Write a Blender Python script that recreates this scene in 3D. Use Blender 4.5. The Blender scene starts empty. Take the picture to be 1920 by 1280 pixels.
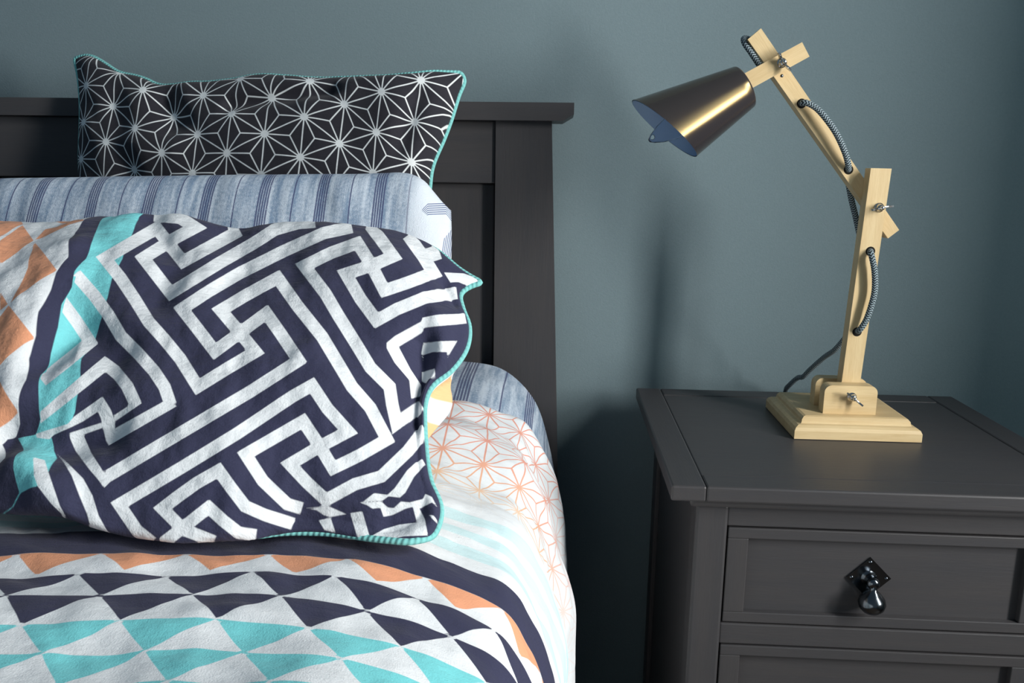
import bpy, bmesh, math
import numpy as np
from mathutils import Vector, Matrix

# ------------------------------------------------------------------ camera
FPX = 1547.0                                   # focal length in pixels of the 1920x1280 frame
CAM = np.array([0.0, 0.0, 0.934])
yaw, pitch, roll = np.radians([3.0, -11.5, 0.8])
FW = np.array([-np.sin(yaw) * np.cos(pitch), np.cos(yaw) * np.cos(pitch), np.sin(pitch)])
_r = np.cross(FW, [0, 0, 1.0]); _r /= np.linalg.norm(_r); _u = np.cross(_r, FW)
RT = _r * np.cos(roll) + _u * np.sin(roll)
UP = _u * np.cos(roll) - _r * np.sin(roll)

scene = bpy.context.scene
col = scene.collection
cd = bpy.data.cameras.new('camera'); cam = bpy.data.objects.new('camera', cd); col.objects.link(cam)
cd.sensor_width = 36.0; cd.lens = FPX / 1920 * 36.0; cd.clip_start = 0.02
M = Matrix.Identity(4)
for i in range(3):
    M[i][0] = RT[i]; M[i][1] = UP[i]; M[i][2] = -FW[i]; M[i][3] = CAM[i]
cam.matrix_world = M
scene.camera = cam

# ------------------------------------------------------------------ light and exposure
w = bpy.data.worlds.new('world'); scene.world = w; w.use_nodes = True
w.node_tree.nodes['Background'].inputs[0].default_value = (0.50, 0.74, 1.0, 1)
w.node_tree.nodes['Background'].inputs[1].default_value = 0.18
WIN_X, WIN_Y, WIN_Z, WIN_W, WIN_H, WALL_T = 1.25, -0.04, 1.42, 0.62, 1.40, 0.30
ld = bpy.data.lights.new('window_daylight', 'AREA'); ld.shape = 'RECTANGLE'
ld.size = WIN_H; ld.size_y = 0.27; ld.energy = 70.0; ld.color = (1.0, 0.985, 0.97)
lo = bpy.data.objects.new('window_daylight', ld); col.objects.link(lo)
lo.location = (WIN_X + WALL_T, -0.13, WIN_Z); lo.rotation_euler = (0, math.radians(90), 0)
vs = scene.view_settings
vs.view_transform = 'Standard'; vs.look = 'None'; vs.gamma = 1.0; vs.exposure = 0.0; vs.use_curve_mapping = False

# ------------------------------------------------------------------ pixel helpers (a pixel gives a direction only)
def ray(x, y): return FW + RT * (x - 960) / FPX - UP * (y - 640) / FPX
def onY(x, y, Y): d = ray(x, y); return CAM + d * ((Y - CAM[1]) / d[1])
def onZ(x, y, Z): d = ray(x, y); return CAM + d * ((Z - CAM[2]) / d[2])
def onPlane(x, y, p0, n): d = ray(x, y); return CAM + d * (np.dot(np.asarray(p0) - CAM, n) / np.dot(d, n))
def project(P):
    d = np.asarray(P, float) - CAM; z = d @ FW
    return np.stack([960 + FPX * (d @ RT) / z, 640 - FPX * (d @ UP) / z], -1)

# ------------------------------------------------------------------ object helpers
def thing(name, label, cat, loc=(0, 0, 0), group=None):
    o = bpy.data.objects.new(name, None); col.objects.link(o); o.location = loc
    o.empty_display_size = 0.05
    o['label'] = label; o['category'] = cat
    if group: o['group'] = group
    return o
def tag(o, label, cat):
    o['label'] = label; o['category'] = cat; return o
def root_loc(p):
    v = Vector((0, 0, 0))
    while p is not None:
        v += p.location; p = p.parent
    return v
def link_mesh(name, me, mat, parent=None, smooth=False):
    o = bpy.data.objects.new(name, me); col.objects.link(o)
    if mat: me.materials.append(mat)
    if smooth:
        me.polygons.foreach_set('use_smooth', [True] * len(me.polygons))
    if parent is not None:
        off = root_loc(parent)
        me.transform(Matrix.Translation(-off)); o.parent = parent
    return o
def from_bm(name, bm, mat, parent=None, smooth=False, bevel=0.0, seg=2, angle=30):
    if bevel:
        ed = [e for e in bm.edges if len(e.link_faces) == 2 and e.calc_face_angle(0) > math.radians(angle)]
        bmesh.ops.bevel(bm, geom=ed, offset=bevel, segments=seg, affect='EDGES', profile=0.5, clamp_overlap=True)
    bmesh.ops.recalc_face_normals(bm, faces=bm.faces)
    me = bpy.data.meshes.new(name); bm.to_mesh(me); bm.free()
    return link_mesh(name, me, mat, parent, smooth)
def box(name, a, b, mat, parent=None, bevel=0.002, seg=2):
    bm = bmesh.new(); bmesh.ops.create_cube(bm, size=1)
    a, b = np.minimum(a, b), np.maximum(a, b)
    for v in bm.verts:
        v.co = Vector([(a[i] + b[i]) / 2 + v.co[i] * (b[i] - a[i]) for i in range(3)])
    return from_bm(name, bm, mat, parent, bevel=bevel, seg=seg)
def prism_bm(poly, d0, d1, axis=1):
    """polygon in the other two axes, extruded along axis from d0 to d1"""
    bm = bmesh.new(); rings = []
    for d in (d0, d1):
        r = []
        for p in poly:
            c = [p[0], p[1]]; c.insert(axis, d); r.append(bm.verts.new(c))
        rings.append(r)
    bm.faces.new(rings[0]); bm.faces.new(rings[1][::-1])
    n = len(poly)
    for i in range(n):
        bm.faces.new((rings[0][i], rings[1][i], rings[1][(i + 1) % n], rings[0][(i + 1) % n]))
    return bm
def prism(name, poly, d0, d1, mat, parent=None, bevel=0.0015, axis=1, seg=2):
    return from_bm(name, prism_bm(poly, d0, d1, axis), mat, parent, bevel=bevel, seg=seg)
def frame_of(d):
    d = np.asarray(d, float); d = d / np.linalg.norm(d)
    a = np.array([0, 0, 1.0]) if abs(d[2]) < 0.9 else np.array([0, 1.0, 0])
    x = np.cross(a, d); x /= np.linalg.norm(x); return d, x, np.cross(d, x)
def lathe(name, prof, origin, axis, mat, parent=None, n=32, smooth=True):
    """prof: list of (radius, distance along axis)"""
    d, x, y = frame_of(axis); bm = bmesh.new(); rings = []
    for r, t in prof:
        if r < 1e-6: rings.append([bm.verts.new(np.asarray(origin) + d * t)]); continue
        rings.append([bm.verts.new(np.asarray(origin) + d * t + (x * math.cos(q) + y * math.sin(q)) * r)
                      for q in np.linspace(0, 2 * math.pi, n, endpoint=False)])
    for a, b in zip(rings, rings[1:]):
        if len(a) == 1 and len(b) == 1: continue
        for i in range(n):
            j = (i + 1) % n
            if len(a) == 1: bm.faces.new((a[0], b[i], b[j]))
            elif len(b) == 1: bm.faces.new((a[i], b[0], a[j]))
            else: bm.faces.new((a[i], b[i], b[j], a[j]))
    return from_bm(name, bm, mat, parent, smooth=smooth)
def catmull(pts, n, closed=False):
    P = np.asarray(pts, float)
    Q = np.vstack([2 * P[0] - P[1], P, 2 * P[-1] - P[-2]])
    seg = np.linalg.norm(np.diff(P, axis=0), axis=1); s = np.r_[0, np.cumsum(seg)]
    t = np.linspace(0, s[-1], n); k = np.clip(np.searchsorted(s, t, side='right') - 1, 0, len(P) - 2)
    f = ((t - s[k]) / np.maximum(seg[k], 1e-9))[:, None]
    a, b, c, d = Q[k], Q[k + 1], Q[k + 2], Q[k + 3]
    return 0.5 * ((2 * b) + (-a + c) * f + (2 * a - 5 * b + 4 * c - d) * f**2 + (-a + 3 * b - 3 * c + d) * f**3)
def tube(name, pts, rad, mat, parent=None, n=10, closed=False, wob=None):
    """tube mesh with a UV map: u = length in metres, v = turn 0..1"""
    P = np.asarray(pts, float); m = len(P)
    T = np.gradient(P, axis=0)
    if closed: T = np.roll(P, -1, 0) - np.roll(P, 1, 0)
    T /= np.maximum(np.linalg.norm(T, axis=1)[:, None], 1e-12)
    N = np.zeros_like(P); _, N[0], _ = frame_of(T[0])
    for i in range(1, m):
        v = N[i - 1] - T[i] * np.dot(N[i - 1], T[i]); N[i] = v / np.linalg.norm(v)
    B = np.cross(T, N); q = np.linspace(0, 2 * np.pi, n + 1)[:-1]
    R = np.full(m, rad) if wob is None else rad * wob
    V = P[:, None] + R[:, None, None] * (N[:, None] * np.cos(q)[None, :, None] + B[:, None] * np.sin(q)[None, :, None])
    F = []; UV = []; s = np.r_[0, np.cumsum(np.linalg.norm(np.diff(P, axis=0), axis=1))]
    for i in range(m if closed else m - 1):
        i2 = (i + 1) % m; s2 = s[i + 1] if i + 1 < m else s[i] + np.linalg.norm(P[0] - P[-1])
        for j in range(n):
            j2 = (j + 1) % n
            F.append((i * n + j, i2 * n + j, i2 * n + j2, i * n + j2))
            UV += [(s[i], j / n), (s2, j / n), (s2, (j + 1) / n), (s[i], (j + 1) / n)]
    if not closed:
        F.append(tuple(range(n - 1, -1, -1))); UV += [(0, 0)] * n
        F.append(tuple((m - 1) * n + j for j in range(n))); UV += [(0, 0)] * n
    me = bpy.data.meshes.new(name); me.from_pydata(V.reshape(-1, 3).tolist(), [], F)
    ul = me.uv_layers.new(name='cloth'); ul.data.foreach_set('uv', np.array(UV, np.float32).ravel())
    return link_mesh(name, me, mat, parent, smooth=True)

# ------------------------------------------------------------------ numpy noise and distance fields
_rng = np.random.RandomState(7); _G = _rng.rand(256, 256)
def vnoise(x, y):
    xi = np.floor(x).astype(int); yi = np.floor(y).astype(int); fx = x - xi; fy = y - yi
    fx = fx**3 * (fx * (fx * 6 - 15) + 10); fy = fy**3 * (fy * (fy * 6 - 15) + 10)
    g = lambda i, j: _G[i & 255, j & 255]
    return (g(xi, yi) * (1 - fx) + g(xi + 1, yi) * fx) * (1 - fy) + (g(xi, yi + 1) * (1 - fx) + g(xi + 1, yi + 1) * fx) * fy - 0.5
def d_polyline(A, pts, sub=True):
    """distance of points A (n,2) to a polyline"""
    out = np.full(len(A), 1e9)
    for p, q in zip(pts[:-1], pts[1:]):
        e = q - p; L = max(e @ e, 1e-12)
        t = np.clip(((A - p) @ e) / L, 0, 1)
        out = np.minimum(out, np.linalg.norm(A - p - t[:, None] * e, axis=1))
    return out
def sd_polygon(A, pts):
    """positive inside"""
    d = d_polyline(A, np.vstack([pts, pts[:1]])); ins = np.zeros(len(A), bool)
    for p, q in zip(pts, np.roll(pts, -1, 0)):
        c = ((p[1] > A[:, 1]) != (q[1] > A[:, 1]))
        xx = (q[0] - p[0]) * (A[:, 1] - p[1]) / (q[1] - p[1] + 1e-15) + p[0]
        ins ^= c & (A[:, 0] < xx)
    return np.where(ins, d, -d)
def sstep(a, b, x): t = np.clip((x - a) / (b - a), 0, 1); return t * t * (3 - 2 * t)

def stroke_poly(pts, hw, step=9.0):
    """outline of a ribbon of half width hw along a traced line, corners mitred, edges cut finely"""
    P = np.array(pts, float); d = np.diff(P, axis=0); d /= np.linalg.norm(d, axis=1)[:, None]; n = np.stack([-d[:, 1], d[:, 0]], 1)
    off = [n[0]]
    for a, b_ in zip(n[:-1], n[1:]):
        m = a + b_; m = m / max(m @ m, 0.25) * 2; off.append(m)
    off.append(n[-1]); off = np.array(off) * hw
    ring = np.vstack([P + off, (P - off)[::-1]]); out = []
    for a, b_ in zip(ring, np.roll(ring, -1, 0)):
        k = max(1, int(np.linalg.norm(b_ - a) / step)); out += [a + (b_ - a) * t for t in np.arange(k) / k]
    return np.array(out)
class Sheet:
    """a cloth grid: P (nu,nv,3) positions, A (nu,nv,2) cloth coordinates in metres"""
    def __init__(s, P, A):
        s.P, s.A = P, A; s.px = project(P)
        du = np.gradient(P, axis=0); dv = np.gradient(P, axis=1); n = np.cross(du, dv)
        s.N = n / np.maximum(np.linalg.norm(n, axis=2)[..., None], 1e-12)
        s.vis = (s.N * (P - CAM)).sum(2) < 0
    def uv(s, pts):
        """points of the photograph found on the cloth: nearest grid point, then a linear step"""
        out = []
        gpu = np.gradient(s.px, axis=0); gpv = np.gradient(s.px, axis=1)
        gau = np.gradient(s.A, axis=0); gav = np.gradient(s.A, axis=1)
        for p in pts:
            d = ((s.px - p)**2).sum(2) + np.where(s.vis, 0, 1e6)
            i, j = np.unravel_index(d.argmin(), d.shape)
            J = np.stack([gpu[i, j], gpv[i, j]], 1); r = np.asarray(p) - s.px[i, j]
            a = s.A[i, j]
            try:
                k = np.linalg.solve(J, r); lim = 400 if d[i, j] > 9 else 3
                k = np.clip(k, -lim, lim); a = a + gau[i, j] * k[0] + gav[i, j] * k[1]
            except np.linalg.LinAlgError: pass
            out.append(a)
        return np.array(out)
def grid_faces(nu, nv, off=0, flip=False):
    i, j = np.meshgrid(np.arange(nu - 1), np.arange(nv - 1), indexing='ij')
    a = off + i * nv + j; b = a + nv; c = b + 1; d = a + 1
    F = np.stack([a, b, c, d], -1).reshape(-1, 4)
    return F[:, ::-1] if flip else F
def mesh_np(name, V, F, A=None, attrs=None):
    me = bpy.data.meshes.new(name); F = np.asarray(F)
    me.vertices.add(len(V)); me.vertices.foreach_set('co', np.asarray(V, np.float32).ravel())
    me.loops.add(F.size); me.loops.foreach_set('vertex_index', F.ravel().astype(np.int32))
    me.polygons.add(len(F)); me.polygons.foreach_set('loop_start', np.arange(0, F.size, 4, dtype=np.int32))
    me.update(calc_edges=True)
    if A is not None:
        ul = me.uv_layers.new(name='cloth'); ul.data.foreach_set('uv', np.asarray(A, np.float32)[F.ravel()].ravel())
    for k, v in (attrs or {}).items():
        at = me.attributes.new(k, 'FLOAT', 'POINT'); at.data.foreach_set('value', np.asarray(v, np.float32).ravel())
    me.validate(); return me

# ------------------------------------------------------------------ materials
def s2l(c): return tuple(((v / 255 + 0.055) / 1.055)**2.4 if v / 255 > 0.04045 else v / 255 / 12.92 for v in c)
def new_mat(name, color=(0.5, 0.5, 0.5), rough=0.6, metal=0.0, spec=0.4):
    m = bpy.data.materials.new(name); m.use_nodes = True; nt = m.node_tree
    b = nt.nodes['Principled BSDF']
    b.inputs['Base Color'].default_value = (*color, 1); b.inputs['Roughness'].default_value = rough
    b.inputs['Metallic'].default_value = metal; b.inputs['Specular IOR Level'].default_value = spec
    return m, nt, b
class NT:
    def __init__(s, nt): s.nt = nt
    def node(s, t, **kw):
        n = s.nt.nodes.new(t)
        for k, v in kw.items(): setattr(n, k, v)
        return n
    def put(s, sock, v):
        if hasattr(v, 'is_output'): s.nt.links.new(v, sock)
        elif isinstance(v, tuple) and len(v) == 3 and sock.type == 'RGBA': sock.default_value = (*v, 1)
        else: sock.default_value = v
    def math(s, op, a, b=None, c=None, clamp=False):
        n = s.node('ShaderNodeMath', operation=op, use_clamp=clamp)
        for i, v in enumerate((a, b, c)):
            if v is not None: s.put(n.inputs[i], v)
        return n.outputs[0]
    def mix(s, f, a, b):
        n = s.node('ShaderNodeMix', data_type='RGBA'); s.put(n.inputs[0], f); s.put(n.inputs[6], a); s.put(n.inputs[7], b)
        return n.outputs[2]
    def step(s, v, lo, hi):
        n = s.node('ShaderNodeMapRange', interpolation_type='SMOOTHSTEP'); s.put(n.inputs[0], v)
        n.inputs[1].default_value = lo; n.inputs[2].default_value = hi; return n.outputs[0]
    def attr(s, name): return s.node('ShaderNodeAttribute', attribute_name=name).outputs['Fac']
    def uv(s):
        n = s.node('ShaderNodeUVMap', uv_map='cloth'); x = s.node('ShaderNodeSeparateXYZ'); s.put(x.inputs[0], n.outputs[0])
        return n.outputs[0], x.outputs[0], x.outputs[1]
    def noise(s, vec, scale, detail=3, rough=0.5, mapscale=None):
        if mapscale is not None:
            mp = s.node('ShaderNodeMapping'); s.put(mp.inputs[0], vec); mp.inputs['Scale'].default_value = mapscale; vec = mp.outputs[0]
        n = s.node('ShaderNodeTexNoise'); s.put(n.inputs['Vector'], vec); n.inputs['Scale'].default_value = scale
        n.inputs['Detail'].default_value = detail; n.inputs['Roughness'].default_value = rough; return n.outputs[0]
    def bump(s, bsdf, h, dist, strength=1.0):
        n = s.node('ShaderNodeBump'); n.inputs['Distance'].default_value = dist; n.inputs['Strength'].default_value = strength
        s.put(n.inputs['Height'], h); s.put(bsdf.inputs['Normal'], n.outputs[0])
    def obj(s): return s.node('ShaderNodeTexCoord').outputs['Object']

def star_factor(N, o, a1, a2, w, hub):
    """hemp-leaf star lines on a triangular lattice: origin o, edge vectors a1, a2 in cloth metres"""
    _, u, v = N.uv()
    D = a1[0] * a2[1] - a1[1] * a2[0]; h = np.sqrt(abs(D)) * 0.9306          # height of the equilateral cell
    lin = lambda cu, cv, c: N.math('ADD', N.math('ADD', N.math('MULTIPLY', u, float(cu)), N.math('MULTIPLY', v, float(cv))), float(c))
    s = lin(a2[1] / D, -a2[0] / D, (-o[0] * a2[1] + o[1] * a2[0]) / D)
    t = lin(-a1[1] / D, a1[0] / D, (o[0] * a1[1] - o[1] * a1[0]) / D)
    f1 = N.math('FRACT', s); f2 = N.math('FRACT', t); sm = N.math('ADD', f1, f2)
    up = N.math('GREATER_THAN', sm, 1.0)
    b0 = N.math('ABSOLUTE', N.math('SUBTRACT', 1.0, sm))
    fl = lambda f: N.math('ABSOLUTE', N.math('SUBTRACT', up, f))
    b1, b2 = fl(f1), fl(f2)
    mn = N.math('MINIMUM', N.math('MINIMUM', b0, b1), b2); mx = N.math('MAXIMUM', N.math('MAXIMUM', b0, b1), b2)
    md = N.math('SUBTRACT', N.math('SUBTRACT', 1.0, mn), mx)
    d = N.math('MINIMUM', N.math('MULTIPLY', mn, float(h)), N.math('MULTIPLY', N.math('SUBTRACT', md, mn), float(h / 1.732)))
    d = N.math('MINIMUM', d, N.math('SUBTRACT', N.math('MULTIPLY', N.math('SUBTRACT', 1.0, mx), float(h)), hub - w))
    return N.step(d, w + 0.0004, w - 0.0004)

NAVY = (0.040, 0.042, 0.082); WHITE = (0.80, 0.83, 0.84); CORAL = (0.80, 0.36, 0.20); AQUA = (0.20, 0.66, 0.68)
PIPE = (0.22, 0.58, 0.55)
def cloth_base(name, spec=0.15, wr=0.0026, fine=0.00025):
    m, nt, b = new_mat(name, rough=0.85, spec=spec); N = NT(nt); uv, u, v = N.uv()
    b.inputs['Sheen Weight'].default_value = 0.08
    n1 = N.noise(uv, 38, 4, 0.6); n2 = N.noise(uv, 900, 2, 0.5)
    n3 = N.noise(uv, 30, 3, 0.6, mapscale=(0.6, 2.4, 1))
    h = N.math('ADD', N.math('ADD', N.math('MULTIPLY', n1, wr), N.math('MULTIPLY', n3, wr)), N.math('MULTIPLY', n2, fine))
    N.bump(b, h, 1.0, 1.0)
    return m, N, b
def layered(name, base, layers, **kw):
    m, N, b = cloth_base(name, **kw); c = base
    for a, colr in layers:
        c = N.mix(N.step(N.attr(a), -0.0005, 0.0005), c, colr)
    N.put(b.inputs['Base Color'], c); return m

def wood_mat(name, c0, c1, rough, spec, scale, coat=0.0, stretch=(1, 1, 1)):
    m, nt, b = new_mat(name, rough=rough, spec=spec); N = NT(nt); co = N.obj()
    n = N.noise(co, scale, 5, 0.6, mapscale=stretch); f = N.noise(co, scale * 7, 3, 0.6, mapscale=stretch)
    k = N.math('ADD', N.math('MULTIPLY', n, 0.75), N.math('MULTIPLY', f, 0.3), clamp=True)
    N.put(b.inputs['Base Color'], N.mix(N.step(k, 0.3, 0.8), c0, c1))
    b.inputs['Coat Weight'].default_value = coat; b.inputs['Coat Roughness'].default_value = 0.15
    N.bump(b, f, 0.0003, 0.5); return m

m_wall, nt, b = new_mat('slate_blue_paint', rough=0.8, spec=0.2); N = NT(nt)
co = N.obj(); N.put(b.inputs['Base Color'], N.mix(N.noise(co, 260, 3, 0.7), (0.162, 0.224, 0.240), (0.208, 0.272, 0.290)))
N.bump(b, N.noise(co, 420, 3, 0.6), 0.0006, 0.6)
m_floor = wood_mat('floor_boards', (0.10, 0.07, 0.05), (0.16, 0.11, 0.08), 0.45, 0.4, 6, stretch=(1, 8, 1))
m_ceil, _, _ = new_mat('ceiling_paint', (0.6, 0.6, 0.6), 0.9)
m_white, _, _ = new_mat('window_paint', (0.75, 0.75, 0.74), 0.5)
DK0, DK1 = (0.054, 0.053, 0.056), (0.064, 0.060, 0.060)
m_dark_x = wood_mat('dark_stained_wood_along', DK0, DK1, 0.42, 0.3, 9, stretch=(0.6, 9, 9))
m_dark_z = wood_mat('dark_stained_wood_upright', DK0, DK1, 0.42, 0.3, 9, stretch=(9, 9, 0.6))
m_dark_y = wood_mat('dark_stained_wood_deep', DK0, DK1, 0.42, 0.3, 9, stretch=(9, 0.6, 9))
P0, P1 = (0.62, 0.445, 0.22), (0.75, 0.585, 0.33)
m_pine_x = wood_mat('pine_along', P0, P1, 0.45, 0.35, 8, stretch=(1, 12, 12))
m_pine_z = wood_mat('pine_upright', P0, P1, 0.45, 0.35, 8, stretch=(12, 12, 1))
m_steel, _, _ = new_mat('bright_steel', (0.62, 0.62, 0.6), 0.22, 1.0)
m_iron, _, _ = new_mat('black_iron', (0.12, 0.135, 0.15), 0.2, 1.0)
m_hole, _, _ = new_mat('painted_hole_shade', (0.02, 0.018, 0.015), 0.9, spec=0.1)
m_core, _, _ = new_mat('mattress_ticking', (0.7, 0.7, 0.7), 0.9)

# ------------------------------------------------------------------ the room
WALL_Y, WALL_X = 1.262, WIN_X
def structure(o): o['kind'] = 'structure'; return o
structure(box('floor', (-2.6, -1.6, -0.05), (WALL_X + WALL_T, WALL_Y + 0.1, 0.0), m_floor, bevel=0))
structure(box('wall_back', (-2.6, WALL_Y, 0.0), (WALL_X + WALL_T, WALL_Y + 0.1, 2.5), m_wall, bevel=0))
y0, y1, z0, z1 = WIN_Y - WIN_W / 2, WIN_Y + WIN_W / 2, WIN_Z - WIN_H / 2, WIN_Z + WIN_H / 2
bm = bmesh.new()
for a, c in (((-1.6, 0), (y0, 2.5)), ((y1, 0), (WALL_Y, 2.5)), ((y0, 0), (y1, z0)), ((y0, z1), (y1, 2.5))):
    r = bmesh.ops.create_cube(bm, size=1)['verts']
    for v in r:
        v.co = Vector((WALL_X + WALL_T / 2 + v.co.x * WALL_T, (a[0] + c[0]) / 2 + v.co.y * (c[0] - a[0]), (a[1] + c[1]) / 2 + v.co.z * (c[1] - a[1])))
structure(from_bm('wall_right', bm, m_wall))
win = bpy.data.objects.new('window_1', None); col.objects.link(win); win.location = (WALL_X, WIN_Y, z0); structure(win)
for a, c in (((y0 - .05, z0 - .05), (y0, z1 + .05)), ((y1, z0 - .05), (y1 + .05, z1 + .05)), ((y0, z1), (y1, z1 + .05))):
    box('window_frame', (WALL_X - 0.015, a[0], a[1]), (WALL_X, c[0], c[1]), m_white, win)
box('window_bar', (WALL_X + 0.12, y0, WIN_Z - .02), (WALL_X + 0.16, y1, WIN_Z + .015), m_white, win)
box('window_sill', (WALL_X - 0.06, y0 - .05, z0 - .045), (WALL_X, y1 + .05, z0 - .012), m_white, win)

# ------------------------------------------------------------------ bed frame
bed = thing('bed_frame', 'dark-stained wooden bed frame with tall panelled headboard and flat cap', 'bed', (-0.75, 0.3, 0))
HB = 1.172                                       # front face of the headboard posts
BL = -1.49                                       # left side of the bed
cz0, cz1 = 1.005, 1.029
capp = [(BL - .03, cz0 + .012), (BL - .012, cz0), (0.004, cz0), (0.019, cz0 + .009), (0.019, cz1), (BL - .03, cz1)]
prism('headboard_cap', capp, HB - 0.012, HB + 0.062, m_dark_x, bed, bevel=0.0015)
prism('headboard_post', [(-0.088, 0.0), (0.012, 0.0), (0.010, 0.486), (-0.011, cz0), (-0.088, cz0)], HB, HB + 0.045, m_dark_z, bed)
prism('headboard_post', [(BL, 0.0), (BL + .09, 0.0), (BL + .09, cz0), (BL + .012, cz0)], HB, HB + 0.045, m_dark_z, bed)
box('headboard_rail', (BL + .09, HB + .004, cz0 - .085), (-0.088, HB + .042, cz0), m_dark_x, bed)
box('headboard_rail', (BL + .09, HB + .004, 0.30), (-0.088, HB + .042, 0.42), m_dark_x, bed)
npk = 9; pw = (-0.088 - BL - .09) / npk
for i in range(npk):
    x = BL + .09 + i * pw
    box('headboard_plank', (x + .0012, HB + .016, 0.42), (x + pw - .0012, HB + .032, cz0 - .085), m_dark_z, bed, bevel=0.003)
box('side_rail', (-0.028, -0.75, 0.20), (0.004, HB, 0.36), m_dark_y, bed)
box('side_rail', (BL, -0.75, 0.20), (BL + .03, HB, 0.36), m_dark_y, bed)
box('foot_rail', (BL, -0.79, 0.0), (0.004, -0.75, 0.36), m_dark_x, bed)
box('slat_base', (BL + .03, -0.75, 0.27), (-0.028, HB, 0.30), m_dark_x, bed)

# ------------------------------------------------------------------ mattress and fitted sheet
def side_profile(n, pts):
    return catmull(np.array(pts), n)
mat_t = thing('mattress', 'mattress in a faded blue fitted sheet with navy stripe groups, beside the headboard', 'mattress', (-0.75, 0.2, 0.30))
box('mattress_core', (BL + .05, -0.74, 0.302), (-0.05, HB - .05, 0.615), m_core, mat_t, bevel=0.03, seg=3)
prof = [(-1.0, .652), (-.40, .652), (-.20, .652), (-.141, .650), (-.073, .640), (-.027, .598), (-.003, .532), (.010, .46), (.012, .40), (.010, .315)]
nu = 150; pr = side_profile(nu, prof)
ys = np.r_[np.linspace(-.72, .8, 12), np.linspace(.82, HB - .012, 70)]
ul = np.r_[0, np.cumsum(np.linalg.norm(np.diff(pr, axis=0), axis=1))]; ul -= np.interp(-.20, pr[:, 0], ul)
P = np.zeros((nu, len(ys), 3)); A = np.zeros((nu, len(ys), 2))
for j, y in enumerate(ys):
    lift = 0.026 * sstep(.86, 1.06, y); k = (pr[:, 1] - .315) / (.652 - .315)
    P[:, j, 0] = pr[:, 0]; P[:, j, 1] = y; P[:, j, 2] = pr[:, 1] + lift * k
    A[:, j, 0] = ul; A[:, j, 1] = y
    e = sstep(HB - .05, HB - .012, y); P[:, j, 2] -= 0.02 * e**2 * k
P[..., 2] += 0.003 * vnoise(A[..., 0] * 14 + 3, A[..., 1] * 9)
V = P.reshape(-1, 3)

def stripe_mat(name, off, per):
    m, N, b = cloth_base(name, wr=0.0012, fine=0.0006); uv, u, v = N.uv()
    x = N.math('FRACT', N.math('ADD', N.math('DIVIDE', u, per), 10 + off))
    wob = N.noise(uv, 34, 3, 0.6, mapscale=(3, 0.3, 1)); fz = N.noise(uv, 300, 3, 0.6)
    base = N.mix(N.step(N.math('ADD', N.math('MULTIPLY', wob, 0.7), N.math('MULTIPLY', fz, 0.3)), 0.36, 0.66), (0.22, 0.31, 0.43), (0.62, 0.70, 0.78))
    inb = N.math('COMPARE', x, 0.5, 0.10)
    ln = N.math('GREATER_THAN', N.math('FRACT', N.math('MULTIPLY', N.math('SUBTRACT', x, 0.40), 5.0 / 0.20)), 0.36)
    thin = N.math('COMPARE', x, 0.02, 0.011)
    f = N.math('MAXIMUM', N.math('MULTIPLY', inb, ln), thin)
    f = N.math('MULTIPLY', f, N.step(fz, 0.2, 0.45))
    N.put(b.inputs['Base Color'], N.mix(N.math('MULTIPLY', f, 0.85), base, (0.055, 0.065, 0.16)))
    return m, N, b, base
m_sheet, *_ = stripe_mat('striped_sheet', 0.62, 0.098)
me = mesh_np('fitted_sheet', V, grid_faces(nu, len(ys)), A.reshape(-1, 2))
link_mesh('fitted_sheet', me, m_sheet, mat_t, smooth=True)

# ------------------------------------------------------------------ duvet
dprof = [(-.95, .664), (-.60, .664), (-.40, .664), (-.25, .664), (-.132, .662), (-.055, .642), (-.022, .618), (.004, .553), (.016, .486), (.019, .42), (.018, .33), (.016, .25)]
ND = 330; dp = side_profile(ND * 4, dprof)
dl = np.r_[0, np.cumsum(np.linalg.norm(np.diff(dp, axis=0), axis=1))]
dl -= np.interp(-.25, dp[:, 0], dl)
uu = np.r_[np.linspace(dl[0], -.35, 14)[:-1], np.linspace(-.35, dl[-1], ND)]
px_, pz_ = np.interp(uu, dl, dp[:, 0]), np.interp(uu, dl, dp[:, 1])
vv = np.r_[np.linspace(-.65, .30, 12)[:-1], np.linspace(.30, .975, 300)]
U_, V_ = np.meshgrid(uu, vv, indexing='ij')
X = np.repeat(px_[:, None], len(vv), 1); Z = np.repeat(pz_[:, None], len(vv), 1)
k = sstep(.25, .66, Z)
Z = Z + k * (0.012 * sstep(.62, .93, V_))
nx = np.gradient(px_, uu); nz = np.gradient(pz_, uu); nn = np.hypot(nx, nz); NX, NZ = -nz / nn, nx / nn
dis = 0.009 * vnoise(U_ * 9 + 1.3, V_ * 7 + .4) + 0.006 * vnoise(U_ * 16 - V_ * 10, V_ * 22 + U_ * 6) \
    + 0.0035 * vnoise(U_ * 20 - V_ * 12 + 7, V_ * 48 + U_ * 16) + 0.0016 * vnoise(U_ * 60, V_ * 90 + U_ * 30)
dis += 0.006 * np.sin((V_ - .3) * 38 + U_ * 4) * sstep(-.02, .22, U_) * sstep(.55, .7, V_)   # soft ridges of the hanging side
end = sstep(.93, .975, V_)
X += NX[:, None] * dis; Z += NZ[:, None] * dis - 0.022 * end**2 * k
P = np.stack([X, V_, Z], -1)
D = Sheet(P, np.stack([U_, V_], -1))
AF = D.A.reshape(-1, 2)
c5 = lambda x, y: (x / 2.4145, y / 2.4145 + 750)
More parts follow.
